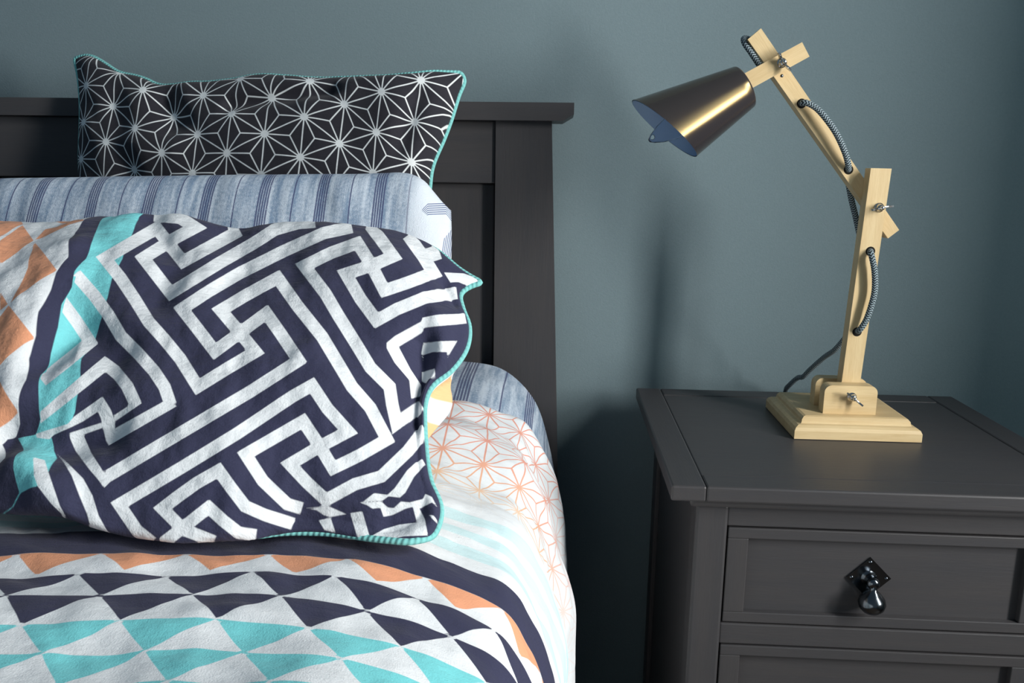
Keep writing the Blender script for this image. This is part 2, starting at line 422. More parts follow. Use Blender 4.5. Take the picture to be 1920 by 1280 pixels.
rows = [
  ('coral', [(0, c5(95, 715)), (1, c5(460, 705)), (2, c5(835, 697)), (3, c5(1210, 685)), (4, (652, 1034))],
            [(0, c5(165, 800)), (1, c5(540, 790)), (2, c5(925, 775)), (3, c5(1325, 780)), (4, (718, 1085))]),
  ('navy', [(1, c5(345, 808)), (2, c5(735, 797)), (3, c5(1125, 787)), (4, (628, 1078)), (5, (790, 1104))],
           [(0, c5(35, 910)), (1, c5(440, 895)), (2, c5(845, 878)), (3, c5(1255, 882)), (4, (690, 1131)), (5, (852, 1183))]),
  ('navy', None, [(0, c5(100, 1025)), (1, c5(525, 995)), (2, c5(965, 990)), (3, (580, 1174)), (4, (759, 1205))]),
  ('aqua', None, [(0, c5(180, 1143)), (1, c5(640, 1118)), (2, c5(1100, 1142)), (3, (650, 1241))]),
  ('aqua', None, [(0, c5(270, 1275)), (1, c5(750, 1280)), ]),
]
fields = {k: np.full(len(AF), -1.0) for k in ('coral', 'navy', 'aqua')}
num = den = 0.0
for kind, Tn, Bn in rows:                              # the print lies a little askew on the bed
    for it in (Tn, Bn):
        if it:
            a = D.uv([p for _, p in it if p[0] < 640]); du = a[:, 0] - a[:, 0].mean(); num += du @ (a[:, 1] - a[:, 1].mean()); den += du @ du
SKEW = num / den
def askew(a):                                          # the hanging side is dragged towards the foot
    a = np.array(a); a[:, 1] += -SKEW * a[:, 0] + 0.15 * np.maximum(0, a[:, 0] - .05); return a
def duv(items):
    a = askew(D.uv([p for _, p in items])); return a, np.array([i for i, _ in items], float)
AF = askew(AF)
cs = []
for kind, Tn, Bn in rows:
    for it in (Tn, Bn):
        if it and len(it) > 3: a, k = duv(it); cs.append(np.polyfit(k, a[:, 0], 1)[0])
PITCH = float(np.mean(cs))
def center(items):
    a, k = duv(items); return float(np.mean(a[:, 0] - PITCH * k)), float(np.median(a[:, 1]))
tri = []; prevB = None
for kind, Tn, Bn in rows:
    T0 = center(Tn) if Tn else prevB
    B0 = center(Bn); tri.append((kind, T0, B0)); prevB = B0
sh = tri[-1][2][0] - tri[-1][1][0]; hh = tri[-1][1][1] - tri[-1][2][1]
for kind in ('aqua', 'navy', 'navy', 'coral', 'aqua'):   # the print goes on towards the foot
    B0 = (prevB[0] + sh, prevB[1] - hh); tri.append((kind, prevB, B0)); prevB = B0
print('DUVET', SKEW, PITCH, cs, [(k, tuple(np.round(a, 4)), tuple(np.round(b_, 4))) for k, a, b_ in tri])
for kind, T0, B0 in tri:
    sel = (AF[:, 1] < T0[1] + .01) & (AF[:, 1] > B0[1] - .01); S = AF[sel]
    f = np.full(len(S), -1.0)
    for k in range(-8, 12):
        poly = np.array([(T0[0] + PITCH * k, T0[1]), (T0[0] + PITCH * (k + 1), T0[1]), (B0[0] + PITCH * k, B0[1])])
        f = np.maximum(f, sd_polygon(S, poly))
    fields[kind][sel] = np.maximum(fields[kind][sel], f)
V1 = tri[0][1][1]; V2 = V1 + 0.034                     # navy border band of the duvet
fields['navy'] = np.maximum(fields['navy'], np.minimum(AF[:, 1] - V1, V2 - AF[:, 1]))
wv = AF[:, 1] - 0.10 * np.maximum(AF[:, 0], 0)          # pale aqua stripes before the star print
pale = np.full(len(AF), -1.0)
for a, c in ((.018, .034), (.046, .058), (.068, .082)):
    pale = np.maximum(pale, np.minimum(AF[:, 1] - V2 - a, V2 + c - AF[:, 1]))
VS = V2 + 0.088
sp = [(0, 0, 836, 834), (0, 1, 824, 875), (0, 2, 813, 912), (0, -1, 846, 797), (1, 0, 910, 838), (1, 1, 906, 875),
      (1, 2, 895, 916), (1, -1, 910, 801), (2, 0, 969, 848), (2, -1, 974, 802), (3, 0, 1018, 870)]
su = D.uv([(a[2], a[3]) for a in sp]); su = askew(su); Q = np.array([(1, a[0], a[1]) for a in sp], float)
sol, *_ = np.linalg.lstsq(Q, su, rcond=None)
print('STARS duvet', sol)
m_duvet, N, b = cloth_base('duvet_print', wr=0.0012)
_, u, v = N.uv()
c = WHITE
e = np.linalg.norm(sol[2])
star = star_factor(N, sol[0], sol[1], sol[1] + sol[2] if sol[1] @ sol[2] < 0 else sol[2], 0.0009, 0.003)
star = N.math('MULTIPLY', star, N.step(v, VS, VS + 0.10))
star = N.math('MULTIPLY', star, N.math('SUBTRACT', 0.9, N.math('MULTIPLY', N.step(u, 0.27, 0.42), 0.8)))  # wash-out by bright light put into the print: stars weaker down the side
c = N.mix(star, c, N.mix(N.step(v, VS + .02, VS + .17), (0.86, 0.56, 0.26), (0.78, 0.30, 0.20)))
c = N.mix(N.math('MULTIPLY', N.step(N.attr('pale'), -.0008, .0008), 0.55), c, (0.46, 0.78, 0.80))
for k, cc in (('coral', CORAL), ('aqua', AQUA), ('navy', NAVY)):
    c = N.mix(N.step(N.attr(k), -0.0004, 0.0004), c, cc)
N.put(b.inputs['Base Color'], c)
nD, mD = P.shape[:2]; nT = nD * mD; idx = np.arange(nT).reshape(nD, mD)
nrm = D.N if D.N[nD // 2, mD // 2, 2] > 0 else -D.N
low = P - nrm * 0.006                                   # underside of the cover, joined to the top all round
rim = np.r_[idx[:, 0], idx[-1, 1:], idx[::-1, -1][1:], idx[0, ::-1][1:-1]]; rn = np.roll(rim, -1)
F_all = np.vstack([grid_faces(nD, mD), grid_faces(nD, mD, off=nT, flip=True), np.stack([rn, rim, rim + nT, rn + nT], 1)])
dbl = lambda a: np.concatenate([a, a])
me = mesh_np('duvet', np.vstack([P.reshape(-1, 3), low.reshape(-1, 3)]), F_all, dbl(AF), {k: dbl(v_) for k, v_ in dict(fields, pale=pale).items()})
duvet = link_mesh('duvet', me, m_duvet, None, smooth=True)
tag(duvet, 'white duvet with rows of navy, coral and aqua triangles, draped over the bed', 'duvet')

# ------------------------------------------------------------------ pillows
def pillow(p_bot, p_top, edges, Tf, Tb, nu, nv, pw=(.35, .45), disp=None, sil=None, backoff=None, bend=None):
    """seam = four edges (bottom, right, top, left) found on a leaning plane; two puffed sheets between them"""
    e2 = np.array([0, p_top[0] - p_bot[0], p_top[1] - p_bot[1]], float); e2 /= np.linalg.norm(e2)
    n = np.cross([1.0, 0, 0], e2); p0 = np.array([0, *p_bot])
    if n[1] > 0: n = -n
    def plane(pts):
        out = []
        for x, y in pts:
            off = 0.0
            for _ in range(4 if bend is not None else 1):
                q = onPlane(x, y, p0 + n * off, n) - p0
                if bend is not None: off = float(bend(np.array(q[0])))
            out.append((q[0], q @ e2))
        return np.array(out)
    bo, ri, to, le = [plane(e) for e in edges]          # bottom l->r, right b->t, top l->r, left b->t
    u = np.linspace(0, 1, nu); v = np.linspace(0, 1, nv)
    # denser sampling near the seam
    us = 0.5 - 0.5 * np.cos(np.pi * u); us = 0.7 * u + 0.3 * us; vs_ = 0.55 * v + 0.45 * (0.5 - 0.5 * np.cos(np.pi * v))
    def samp(c, t): q = catmull(c, 800); return np.stack([np.interp(t, np.linspace(0, 1, 800), q[:, i]) for i in (0, 1)], -1)
    def build(to):
        B, R_, T_, L_ = samp(bo, us), samp(ri, vs_), samp(to, us), samp(le, vs_)
        U, Vv = us[:, None, None], vs_[None, :, None]
        C = (1 - Vv) * B[:, None] + Vv * T_[:, None] + (1 - U) * L_[None] + U * R_[None] \
            - ((1 - U) * (1 - Vv) * B[0] + U * (1 - Vv) * B[-1] + (1 - U) * Vv * T_[0] + U * Vv * T_[-1])
        return C
    def surf(C, T, sgn, wr):
        U, Vv = us[:, None], vs_[None, :]
        h = T * (4 * U * (1 - U))**pw[0] * (4 * Vv * (1 - Vv))**pw[1]
        if wr and disp is not None:
            g = np.minimum(1, 6 * (4 * Vv * (1 - Vv)) * np.minimum(1, 4 * (4 * U * (1 - U))))
            h = h + disp(C, U, Vv) * g
        h = sgn * h + (bend(C[..., 0]) if bend is not None else 0)
        return p0 + C[..., :1] * np.array([1.0, 0, 0]) + C[..., 1:] * e2 + h[..., None] * n
    C = build(to)
    if sil is not None:                                  # lower the top seam until the puffed outline meets the traced one
        sx, sy = np.array(sil, float).T
        for it in range(8):
            PF = surf(C, Tf, 1, False); q = project(PF)
            ymin = q[..., 1].min(1); xm = q[np.arange(nu), q[..., 1].argmin(1), 0]
            err = np.interp(xm, sx, sy) - ymin           # >0: outline too high
            tq = catmull(to, 60); xt = project(p0 + tq[:, :1] * np.array([1.0, 0, 0]) + tq[:, 1:] * e2)[:, 0]
            o_ = np.argsort(xm); de = np.interp(xt, xm[o_], err[o_])
            de = np.convolve(np.pad(de, 2, 'edge'), np.ones(5) / 5, 'valid')
            tq[:, 1] -= 0.5 * de / FPX * 1.0 * np.minimum(1, np.linspace(0, 1, 60) * 8) * np.minimum(1, np.linspace(1, 0, 60) * 8)
            to = tq; C = build(to)
    PF = surf(C, Tf, 1, True); PB = surf(C, Tb, -1, False)
    PB[..., 2] = np.maximum(PB[..., 2], p0[2] + 0.001)
    if backoff is not None: PB = PB + backoff(C, us[:, None], vs_[None, :])
    return PF, PB, C
def pillow_mesh(name, PF, PB, C, attrs_front, attrs_back=None):
    nu, nv = PF.shape[:2]; n = nu * nv
    F1 = grid_faces(nu, nv); F2 = grid_faces(nu, nv).copy()
    i, j = np.meshgrid(np.arange(nu), np.arange(nv), indexing='ij')
    bd = (i == 0) | (i == nu - 1) | (j == 0) | (j == nv - 1)
    idx = (i * nv + j); mp = np.where(bd, idx, 0); inner = ~bd
    mp[inner] = n + np.arange(inner.sum())
    F2 = mp.ravel()[F2][:, ::-1]
    V = np.vstack([PF.reshape(-1, 3), PB[inner]]); A = np.vstack([C.reshape(-1, 2), C[inner]])
    at = {k: np.r_[a.ravel(), np.full(inner.sum(), -1.0)] for k, a in attrs_front.items()}
    at['reverse'] = np.r_[np.full(n, -0.001), np.full(inner.sum(), 0.001)]
    for k, fn in (attrs_back or {}).items(): at[k][n:] = fn(C[inner])
    return mesh_np(name, V, np.vstack([F1, F2]), A, at)
def seam_loop(PF, step):
    a = PF[:, 0]; b_ = PF[-1, 1:]; c_ = PF[::-1, -1][1:]; d_ = PF[0, ::-1][1:-1]
    L = np.vstack([a, b_, c_, d_]); s = np.r_[0, np.cumsum(np.linalg.norm(np.diff(L, axis=0), axis=1))]
    t = np.arange(0, s[-1], step); Lr = np.stack([np.interp(t, s, L[:, k]) for k in range(3)], -1)
    for _ in range(3): Lr = 0.25 * np.roll(Lr, 1, 0) + 0.5 * Lr + 0.25 * np.roll(Lr, -1, 0)
    return Lr
m_pipe, N, b = cloth_base('aqua_piping', wr=0.0); _, u, v = N.uv()
N.put(b.inputs['Base Color'], PIPE)
N.bump(b, N.math('SINE', N.math('ADD', N.math('MULTIPLY', u, 6.283 / 0.0042), N.math('MULTIPLY', v, 6.283))), 0.0003, 0.8)

# --- front pillow with the key fret print
c3 = lambda x, y: (x / 3.048, y / 3.048 + 400)
c4 = lambda x, y: (x / 3.048 + 450, y / 3.048 + 400)
c6 = lambda x, y: (x / 2.415 + 500, y / 2.415 + 750)
c1 = lambda x, y: (x / 1.9104, y / 1.9104 + 390)
cA = lambda x, y: (x / 3.459, y / 3.459 + 660)
cB = lambda x, y: (x / 6 + 560, y / 6 + 860)
cD = lambda x, y: (x / 4 + 740, y / 4 + 480)
top_sil = [(-520, 470), (-300, 425), (-120, 412), (0, 411), (120, 412), (200, 406), (255, 402), (330, 404), (395, 413), (440, 428), (470, 421),
           (530, 409), (620, 414), (700, 421), (760, 440), (800, 460), (840, 486), (880, 514), (905, 524), (960, 540)]
bot_e = [(-560, 1010), (-380, 1010), (-150, 1010), (0, 1015), (120, 1030), (200, 1050), (280, 1062), (350, 1066), (450, 1045), (530, 1008), (620, 1005), (700, 1029), (765, 1043)]
rig_e = [(765, 1043), (800, 1022), (822, 985), (826, 948), (808, 905), (800, 860), (796, 800), (797, 755), (812, 722), (848, 693), (874, 655), (880, 615), (868, 580), (863, 553), (880, 538), (904, 530)]
top_e = [(-570, 520), (-400, 470), (-200, 452), (0, 448), (200, 446), (400, 455), (600, 450), (720, 466), (800, 488), (860, 515), (904, 530)]
lef_e = [(-560, 1010), (-540, 900), (-535, 760), (-545, 620), (-570, 520)]
def key_disp(C, U, Vv):
    a, b_ = C[..., 0], C[..., 1]
    d = 0.012 * vnoise(a * 9 + 2.2, b_ * 9 + 5.1) + 0.007 * vnoise(a * 22 + b_ * 10, b_ * 15 - a * 9 + 4) \
        + 0.0035 * vnoise(a * 45 - b_ * 18, b_ * 36 + a * 25) + 0.0014 * vnoise(a * 110 + 5, b_ * 70 + a * 40)
    A = C.reshape(-1, 2)
    for pts, amp, wd in KEY_CREASE:
        q = np.array(pts); dd = d_polyline(A, q).reshape(a.shape)
        d = d + amp * np.exp(-(dd / wd)**2)
    return d
KEY_CREASE = []
pl_b, pl_t = (0.556, 0.677), (0.80, 0.885)
def key_crease_px(pts):                                 # crease lines found on the pillow plane
    e2 = np.array([0, pl_t[0] - pl_b[0], pl_t[1] - pl_b[1]]); e2 /= np.linalg.norm(e2)
    n = np.cross([1.0, 0, 0], e2); n = -n if n[1] > 0 else n; p0 = np.array([0, *pl_b])
    return [((q := onPlane(x, y + 35, p0, n) - p0)[0], q @ e2) for x, y in pts]
for pts, amp, wd in [([(800, 640), (790, 700), (785, 760)], -0.014, 0.012), ([(835, 600), (830, 660)], 0.008, 0.012),
                     ([(440, 440), (470, 520)], -0.010, 0.022), ([(300, 420), (360, 520), (330, 600)], -0.008, 0.014),
                     ([(140, 700), (190, 640), (260, 690)], -0.012, 0.016), ([(60, 830), (160, 850), (240, 830)], -0.014, 0.018),
                     ([(90, 880), (150, 960)], 0.012, 0.018), ([(560, 960), (700, 955), (790, 940)], -0.010, 0.014),
                     ([(600, 700), (690, 780)], 0.005, 0.025), ([(840, 520), (860, 545)], -0.008, 0.008),
                     ([(180, 500), (110, 640), (80, 760)], 0.006, 0.018), ([(250, 780), (330, 760)], 0.006, 0.02)]:
    KEY_CREASE.append((key_crease_px(pts), amp, wd))
def key_back(C, U, Vv):                                  # the reverse swells out past the seam on the open side
    g = sstep(.80, 1.0, U) * (1 - sstep(.975, 1.0, U)) if False else 0
    bump_ = np.exp(-((Vv - .50) / .10)**2) * sstep(.86, .97, U) * (1 - sstep(.985, 1.0, U))
    return bump_[..., None] * np.array([0.026, 0.012, -0.004])
PF, PB, C = pillow(pl_b, pl_t, (bot_e, rig_e, top_e, lef_e), 0.055, 0.045, 420, 230, disp=key_disp, sil=top_sil, backoff=key_back)
_vs = np.linspace(0, 1, PF.shape[1]); _vs = 0.55 * _vs + 0.45 * (0.5 - 0.5 * np.cos(np.pi * _vs))
tuck = np.exp(-(_vs / .020)**2)[None] * (1 - sstep(-.27, -.205, C[..., 0]))
PF[..., 1] += 0.050 * tuck; PB[..., 1] += 0.050 * tuck
PF[..., 2] = np.maximum(PF[..., 2], pl_b[1] - .001)
K = Sheet(PF, C)
if K.vis.mean() < .5: K.vis = ~K.vis
AF = C.reshape(-1, 2)
strokes = [
  [c3(600, 257), c3(895, 85), c3(1045, 275), c3(1200, 190), c3(1370, 97)],
  [c3(880, 12), c3(1030, 25), c3(1115, 80), c3(985, 150), c3(820, 255), c3(975, 455), c3(1250, 285), c3(1450, 170), c4(200, 92), c4(330, 55), c4(430, 47)],
  [c3(895, 85), c3(600, 257), c3(690, 370), c3(770, 490), c3(850, 620), c3(940, 720), c3(1030, 830), c3(1130, 990), c3(1300, 885), c3(1460, 790), c3(1370, 680), c3(1262, 553), c3(1400, 470), c4(215, 368),
   c4(330, 530), c4(470, 705), c4(560, 855), c4(640, 990), c4(745, 1110), c6(545, 178), c6(420, 250), c6(300, 308), c6(235, 200), c6(165, 95), c5(1112, 245),
   c5(1190, 365), c5(1300, 470), c6(160, 490)],
  [c4(640, 78), c4(480, 112), c4(250, 215), c4(60, 310), c3(1380, 335), c3(1200, 440), c3(1040, 545), c3(1130, 660), c3(1228, 788), c1(865, 442), c4(150, 570), c4(235, 690), c4(335, 840), c1(900, 655), c1(650, 803), cA(700, 803)],
  [c3(430, 345), c3(540, 470), c3(620, 580), c3(690, 700), c3(790, 800), c3(880, 900), c3(940, 990), c1(612, 706)],
  [c3(345, 490), c3(440, 620), c3(515, 735), c3(400, 830), c3(240, 955)],
  [c5(690, 645), c5(620, 590), c5(540, 472), c5(830, 300), c5(1075, 150), c4(300, 1045), c4(412, 982), c4(500, 1115), c1(1247, 800), c6(240, 210), c6(105, 290), c6(180, 370), c6(268, 452), c6(400, 380), c6(520, 345), c6(640, 230), c6(715, 135)],
  [c5(1328, 560), c5(1200, 520), c5(1110, 480), c5(1045, 395), c5(990, 318), c5(890, 375), c5(800, 440), c5(735, 490), c5(830, 585), c5(970, 640)],
  [c5(740, 645), c5(830, 575), c5(945, 485), c5(1010, 545), c5(1080, 600), c5(1160, 612)],
  [c4(960, 125), c4(1050, 250), c4(1105, 340), c4(960, 395), c4(825, 440), c4(745, 285), c4(672, 170), c4(520, 225), c4(368, 300), c4(490, 460), c4(560, 580), c4(660, 740), c4(745, 880), c4(855, 990), c4(870, 1090), c4(895, 1200), c4(965, 1150), c4(1040, 1100)],
  [c4(745, 70), c4(810, 155), c4(875, 245), c4(760, 295), c4(605, 345), c4(690, 490), c4(780, 612), c4(900, 545), c4(1060, 480), c4(1240, 455)],
  [c4(1095, 190), c4(1120, 270)],
  [(0, 560), (-90, 620)],
]
HW = 11.6
patches = [
  (cA, [(665, 287), (720, 375), (745, 450), (745, 495), (705, 605), (688, 575), (668, 490), (655, 430), (635, 385), (545, 445), (450, 492), (350, 535), (320, 565), (240, 555), (230, 530), (440, 465), (480, 418)]),
  (cA, [(1060, 320), (1155, 345), (705, 605), (690, 560), (745, 495)]),
  (cA, [(680, 25), (770, 90), (860, 200), (920, 330), (745, 450), (740, 410), (838, 345), (790, 240), (740, 175), (685, 128), (520, 260), (260, 465), (262, 385), (520, 160)]),
  (cA, [(665, 455), (665, 490), (540, 535), (590, 650), (670, 775), (725, 830), (675, 880), (640, 830), (580, 760), (490, 640), (455, 560), (450, 525), (540, 495)]),
  (cA, [(365, 655), (440, 720), (540, 820), (600, 930), (640, 1060), (690, 1150), (760, 1215), (860, 1245), (730, 1240), (640, 1195), (590, 1140), (565, 1050), (515, 930), (465, 800), (415, 715)]),
  (cA, [(215, 680), (290, 700), (315, 780), (345, 870), (390, 1000), (440, 1085), (400, 1050), (330, 980), (245, 870), (220, 800)]),
  (cB, [(1390, 0), (1425, 60), (1300, 200), (1200, 380), (1140, 435), (1010, 420), (940, 470), (720, 485), (850, 385), (1000, 405), (1080, 330), (1220, 130), (1320, 40)]),
  (cB, [(690, 490), (930, 480), (1000, 545), (1070, 555), (1150, 480), (1250, 490), (1400, 450), (1425, 395), (1500, 430), (1560, 545), (1500, 490), (1360, 560), (1420, 680), (1450, 840), (1450, 860), (1180, 870), (1000, 910), (880, 945),
        (780, 900), (850, 850), (960, 790), (1130, 740), (1330, 715), (1285, 540), (1200, 560), (1060, 630), (955, 650), (920, 550), (830, 560), (770, 520)]),
  (cB, [(580, 610), (715, 590), (800, 880), (740, 915), (660, 880)]), (cB, [(225, 690), (360, 665), (415, 830), (290, 800)]),
  (cB, [(90, 555), (330, 530), (420, 570), (535, 620), (350, 655), (280, 630), (200, 575)]), (cB, [(1465, 630), (1520, 640), (1560, 700), (1550, 725)]),
  (cD, [(-60, 650), (0, 600), (200, 490), (210, 460), (320, 440), (525, 430), (540, 505), (380, 520), (220, 535), (210, 570), (30, 680), (120, 850), (200, 970), (195, 1045), (125, 1070), (110, 930), (0, 800), (-60, 690)]),
  (cD, [(215, 650), (330, 640), (470, 635), (395, 760), (395, 720), (280, 720), (215, 740), (215, 790), (200, 730)]), (cD, [(205, 870), (300, 842), (305, 895), (250, 930), (205, 940)]),
  (cD, [(370, 122), (520, 130), (600, 160), (630, 200), (615, 230), (540, 220), (480, 195), (418, 198)]),
]
def fine(P, step=8.0):
    P = np.array(P, float); out = []
    for a, b_ in zip(P, np.roll(P, -1, 0)):
        k = max(1, int(np.linalg.norm(b_ - a) / step)); out += [a + (b_ - a) * t for t in np.arange(k) / k]
    return np.array(out)
outlines = [stroke_poly(s_, HW) for s_ in strokes] + [fine([f_(*p) for p in P_]) for f_, P_ in patches]
fret = np.full(len(AF), -1.0)
for o_ in outlines:
    q = K.uv(o_); lo_, hi_ = q.min(0) - .006, q.max(0) + .006
    sel = ((AF > lo_) & (AF < hi_)).all(1)
    fret[sel] = np.maximum(fret[sel], sd_polygon(AF[sel], q))
navyL = [(490, 30), (430, 110), (390, 250), (320, 340), (290, 440), (220, 560), (205, 700), (165, 830), (150, 950), (105, 1090), (115, 1200), (90, 1280)]
navyR = [(585, 30), (530, 150), (490, 260), (425, 330), (410, 420), (350, 520), (330, 650), (290, 800), (235, 920), (220, 1050), (230, 1180), (205, 1262)]
aquaR = [(795, 20), (750, 130), (700, 260), (640, 370), (615, 480), (580, 600), (550, 700), (465, 830), (460, 970), (430, 1130), (400, 1210)]
t3 = lambda L: [c3(*p) for p in L]
low_n = [cA(*p) for p in ((50, 565), (15, 600), (30, 690), (0, 720), (-40, 800))]
low_nr = [cA(*p) for p in ((115, 560), (150, 640), (90, 700), (85, 750), (125, 910), (80, 1000), (60, 1150))]
low_a = [cA(*p) for p in ((330, 545), (350, 640), (370, 690), (315, 775), (245, 870), (135, 912), (90, 1000), (70, 1150))]
eN, eR, eA = [K.uv(x) for x in (t3(navyL) + low_n, t3(navyR) + low_nr, t3(aquaR) + low_a)]
far = lambda E: np.vstack([E[0] + [0, .3], E, E[-1] + [0, -.3]])
def left_of(E, x=-2.0):
    E = far(E); return sd_polygon(AF, np.vstack([E, [(x, E[-1][1]), (x, E[0][1])]]))
lN, lR, lA = left_of(eN), left_of(eR), left_of(eA)
coral = np.full(len(AF), -1.0)
for poly in ([(0, 40), (120, 35), (132, 62), (0, 135)], [(0, 155), (130, 68), (192, 155), (0, 292)], [(150, 32), (490, 40), (400, 62), (300, 110), (200, 150), (260, 90), (380, 55)],
             [(195, 160), (325, 325), (60, 512), (110, 420), (160, 310), (185, 210)], [(0, 445), (45, 520), (0, 555)], [(50, 525), (200, 715), (0, 868), (-130, 960), (-140, 700), (0, 590)],
             [(0, 960), (105, 1135), (0, 1222), (-140, 1310), (-120, 1100)], [(-20, 300), (-260, 450), (-300, 300), (-60, 160)], [(-180, 980), (-420, 1150), (-420, 830), (-200, 720)],
             [(-30, 1400), (60, 1500), (-120, 1560)]):
    coral = np.maximum(coral, sd_polygon(AF, K.uv([c3(*p) for p in poly])))
attrs = dict(left=lN, navy=np.minimum(lR, -lN), aqua=np.minimum(lA, -lR), fret=np.where(lR > 0, -1, np.minimum(fret, 1)), coral=np.minimum(coral, lN))
def back_coral(c_):
    x = np.abs((c_[:, 1] * 22) % 1 - .5) - .25; return np.where(True, x * .02, 0)
m_key = layered('key_fret_print', NAVY, [('aqua', AQUA), ('fret', WHITE), ('navy', NAVY), ('left', WHITE), ('coral', CORAL), ('reverse', WHITE), ('bcoral', (0.86, 0.52, 0.26))])
attrs['bcoral'] = np.full(len(AF), -1.0)
key = thing('key_print_pillow', 'plump pillow with white key-fret print on navy and aqua piping, lying on the duvet', 'pillow', tuple(PF[210, 0]))
me = pillow_mesh('pillow_case', PF, PB, C, attrs, dict(bcoral=back_coral))
link_mesh('pillow_case', me, m_key, key, smooth=True)
tube('piping', seam_loop(PF, 0.0022), 0.0026, m_pipe, key, n=8, closed=True)

# --- striped pillow behind it
def blue_disp(C, U, Vv):
    a, b_ = C[..., 0], C[..., 1]
    return 0.010 * vnoise(a * 8 + 9, b_ * 5) + 0.005 * vnoise(a * 26 + b_ * 5, b_ * 9 + 2) + 0.0025 * vnoise(a * 55 + 1, b_ * 20)
sil_b = [(-520, 360), (-200, 345), (0, 334), (200, 331), (400, 328), (600, 326), (760, 325), (796, 331), (820, 352), (842, 380), (850, 400), (900, 460)]
bo = [(-500, 700), (-100, 705), (400, 705), (700, 700), (815, 690)]
ri = [(815, 690), (838, 610), (845, 520), (847, 450), (846, 395)]
to = [(-520, 400), (-200, 372), (200, 360), (600, 352), (760, 352), (846, 395)]
le = [(-500, 700), (-520, 550), (-520, 400)]
PF, PB, C = pillow((0.878, 0.70), (0.948, 0.93), (bo, ri, to, le), 0.046, 0.010, 300, 110, pw=(.22, .42), disp=blue_disp, sil=sil_b)
B = Sheet(PF, C)
if B.vis.mean() < .5: B.vis = ~B.vis
AF = C.reshape(-1, 2)
st = [(76, 370), (174, 370), (278, 370), (382, 370), (493, 370), (601, 370), (715, 372)]
su = B.uv(st)[:, 0]; per, off0 = np.polyfit(np.arange(7), su, 1)
ctop, cbot = B.uv([(608, 335), (595, 408)]); slope = (ctop[0] - cbot[0]) / (ctop[1] - cbot[1])
A2 = AF.copy(); bm_ = B.uv([(400, 370)])[0, 1]; A2[:, 0] -= slope * (AF[:, 1] - bm_)
print('STRIPES', per, slope)
m_blue, N, b, base = stripe_mat('striped_pillowcase', 0.5 - (off0 / per), float(per))
bpx = B.px.reshape(-1, 2)                               # stripe count across the folded corner, counted on the cloth
s1 = (bpx[:, 1] - np.interp(bpx[:, 0], [780, 790, 802, 837, 845, 860], [406, 394.2, 381.6, 380.4, 391.4, 412])) / 3.85
m1 = np.minimum(np.minimum(s1 + .2, 5.8 - s1), (bpx[:, 0] - 790 - 2.0 * s1) / 4)
s2 = (bpx[:, 0] - 829 - (470 - bpx[:, 1]) * .16) / 3.2
m2 = np.minimum(np.minimum(s2 + .2, 5.8 - s2), (bpx[:, 1] - 432 - (845 - bpx[:, 0]) * 1.2) / 4)
cnt = np.where(m1 > m2, s1, s2); lines = np.maximum(m1, m2)
old = b.inputs['Base Color'].links[0].from_socket
edge = B.uv([(775, 330), (770, 420)])[:, 0].mean()
edge_f = AF[:, 0] - edge
c = N.mix(N.step(N.attr('cuff'), -.010, .010), old, (0.74, 0.80, 0.86))
fl_ = N.math('MULTIPLY', N.step(N.attr('foldline'), -.05, .05), N.math('LESS_THAN', N.math('FRACT', N.attr('foldcount')), 0.48))
c = N.mix(N.math('MULTIPLY', fl_, 0.85), c, (0.07, 0.10, 0.24))
N.put(b.inputs['Base Color'], c)
blue = thing('striped_pillow', 'faded blue pillow with navy stripe groups, standing behind the key-print pillow', 'pillow', tuple(PF[150, 0]))
C2 = np.stack([A2[:, 0], A2[:, 1]], -1).reshape(C.shape)
me = pillow_mesh('pillow_case', PF, PB, C2, dict(cuff=edge_f, foldline=lines, foldcount=cnt))
link_mesh('pillow_case', me, m_blue, blue, smooth=True)

# --- dark star pillow against the headboard
def dark_disp(C, U, Vv):
    a, b_ = C[..., 0], C[..., 1]
    d = 0.012 * vnoise(a * 7 + 4, b_ * 7 + 1) + 0.005 * vnoise(a * 18 + b_ * 9, b_ * 16) + 0.003 * vnoise(a * 40, b_ * 40 + a * 12)
    d = d + 0
    A = C.reshape(-1, 2)
    for pts, amp, wd in DARK_CREASE: d = d + amp * np.exp(-(d_polyline(A, np.array(pts)).reshape(a.shape) / wd)**2)
    return d
dk_b, dk_t = (0.982, 0.72), (1.062, 1.04)
_e2 = np.array([0, dk_t[0] - dk_b[0], dk_t[1] - dk_b[1]]); _e2 /= np.linalg.norm(_e2); _n = np.cross([1.0, 0, 0], _e2); _n = -_n if _n[1] > 0 else _n
def dkp(pts): return [((q := onPlane(x, y + 15, np.array([0, *dk_b]), _n) - np.array([0, *dk_b]))[0], q @ _e2) for x, y in pts]
DARK_CREASE = [(dkp([(330, 215), (300, 170)]), -0.016, 0.02), (dkp([(440, 190), (540, 186), (640, 178)]), -0.012, 0.009), (dkp([(190, 160), (230, 300)]), -0.008, 0.02),
               (dkp([(800, 200), (770, 290)]), -0.008, 0.012), (dkp([(230, 250), (330, 260)]), 0.008, 0.02), (dkp([(760, 150), (680, 170)]), 0.004, 0.012)]
bo = [(165, 520), (400, 530), (650, 530), (800, 520)]
ri = [(800, 520), (800, 430), (806, 350), (812, 310), (832, 262), (846, 225), (860, 180), (871, 152), (864, 136)]
to = [(140, 110), (165, 107), (205, 124), (290, 160), (380, 164), (480, 152), (600, 158), (740, 152), (820, 139), (864, 136)]
le = [(165, 520), (155, 400), (150, 300), (152, 210), (148, 150), (140, 110)]
sil_d = [(100, 120), (140, 108), (165, 107), (205, 124), (290, 158), (350, 155), (420, 150), (485, 138), (600, 146), (740, 141), (800, 135), (855, 133), (880, 140)]
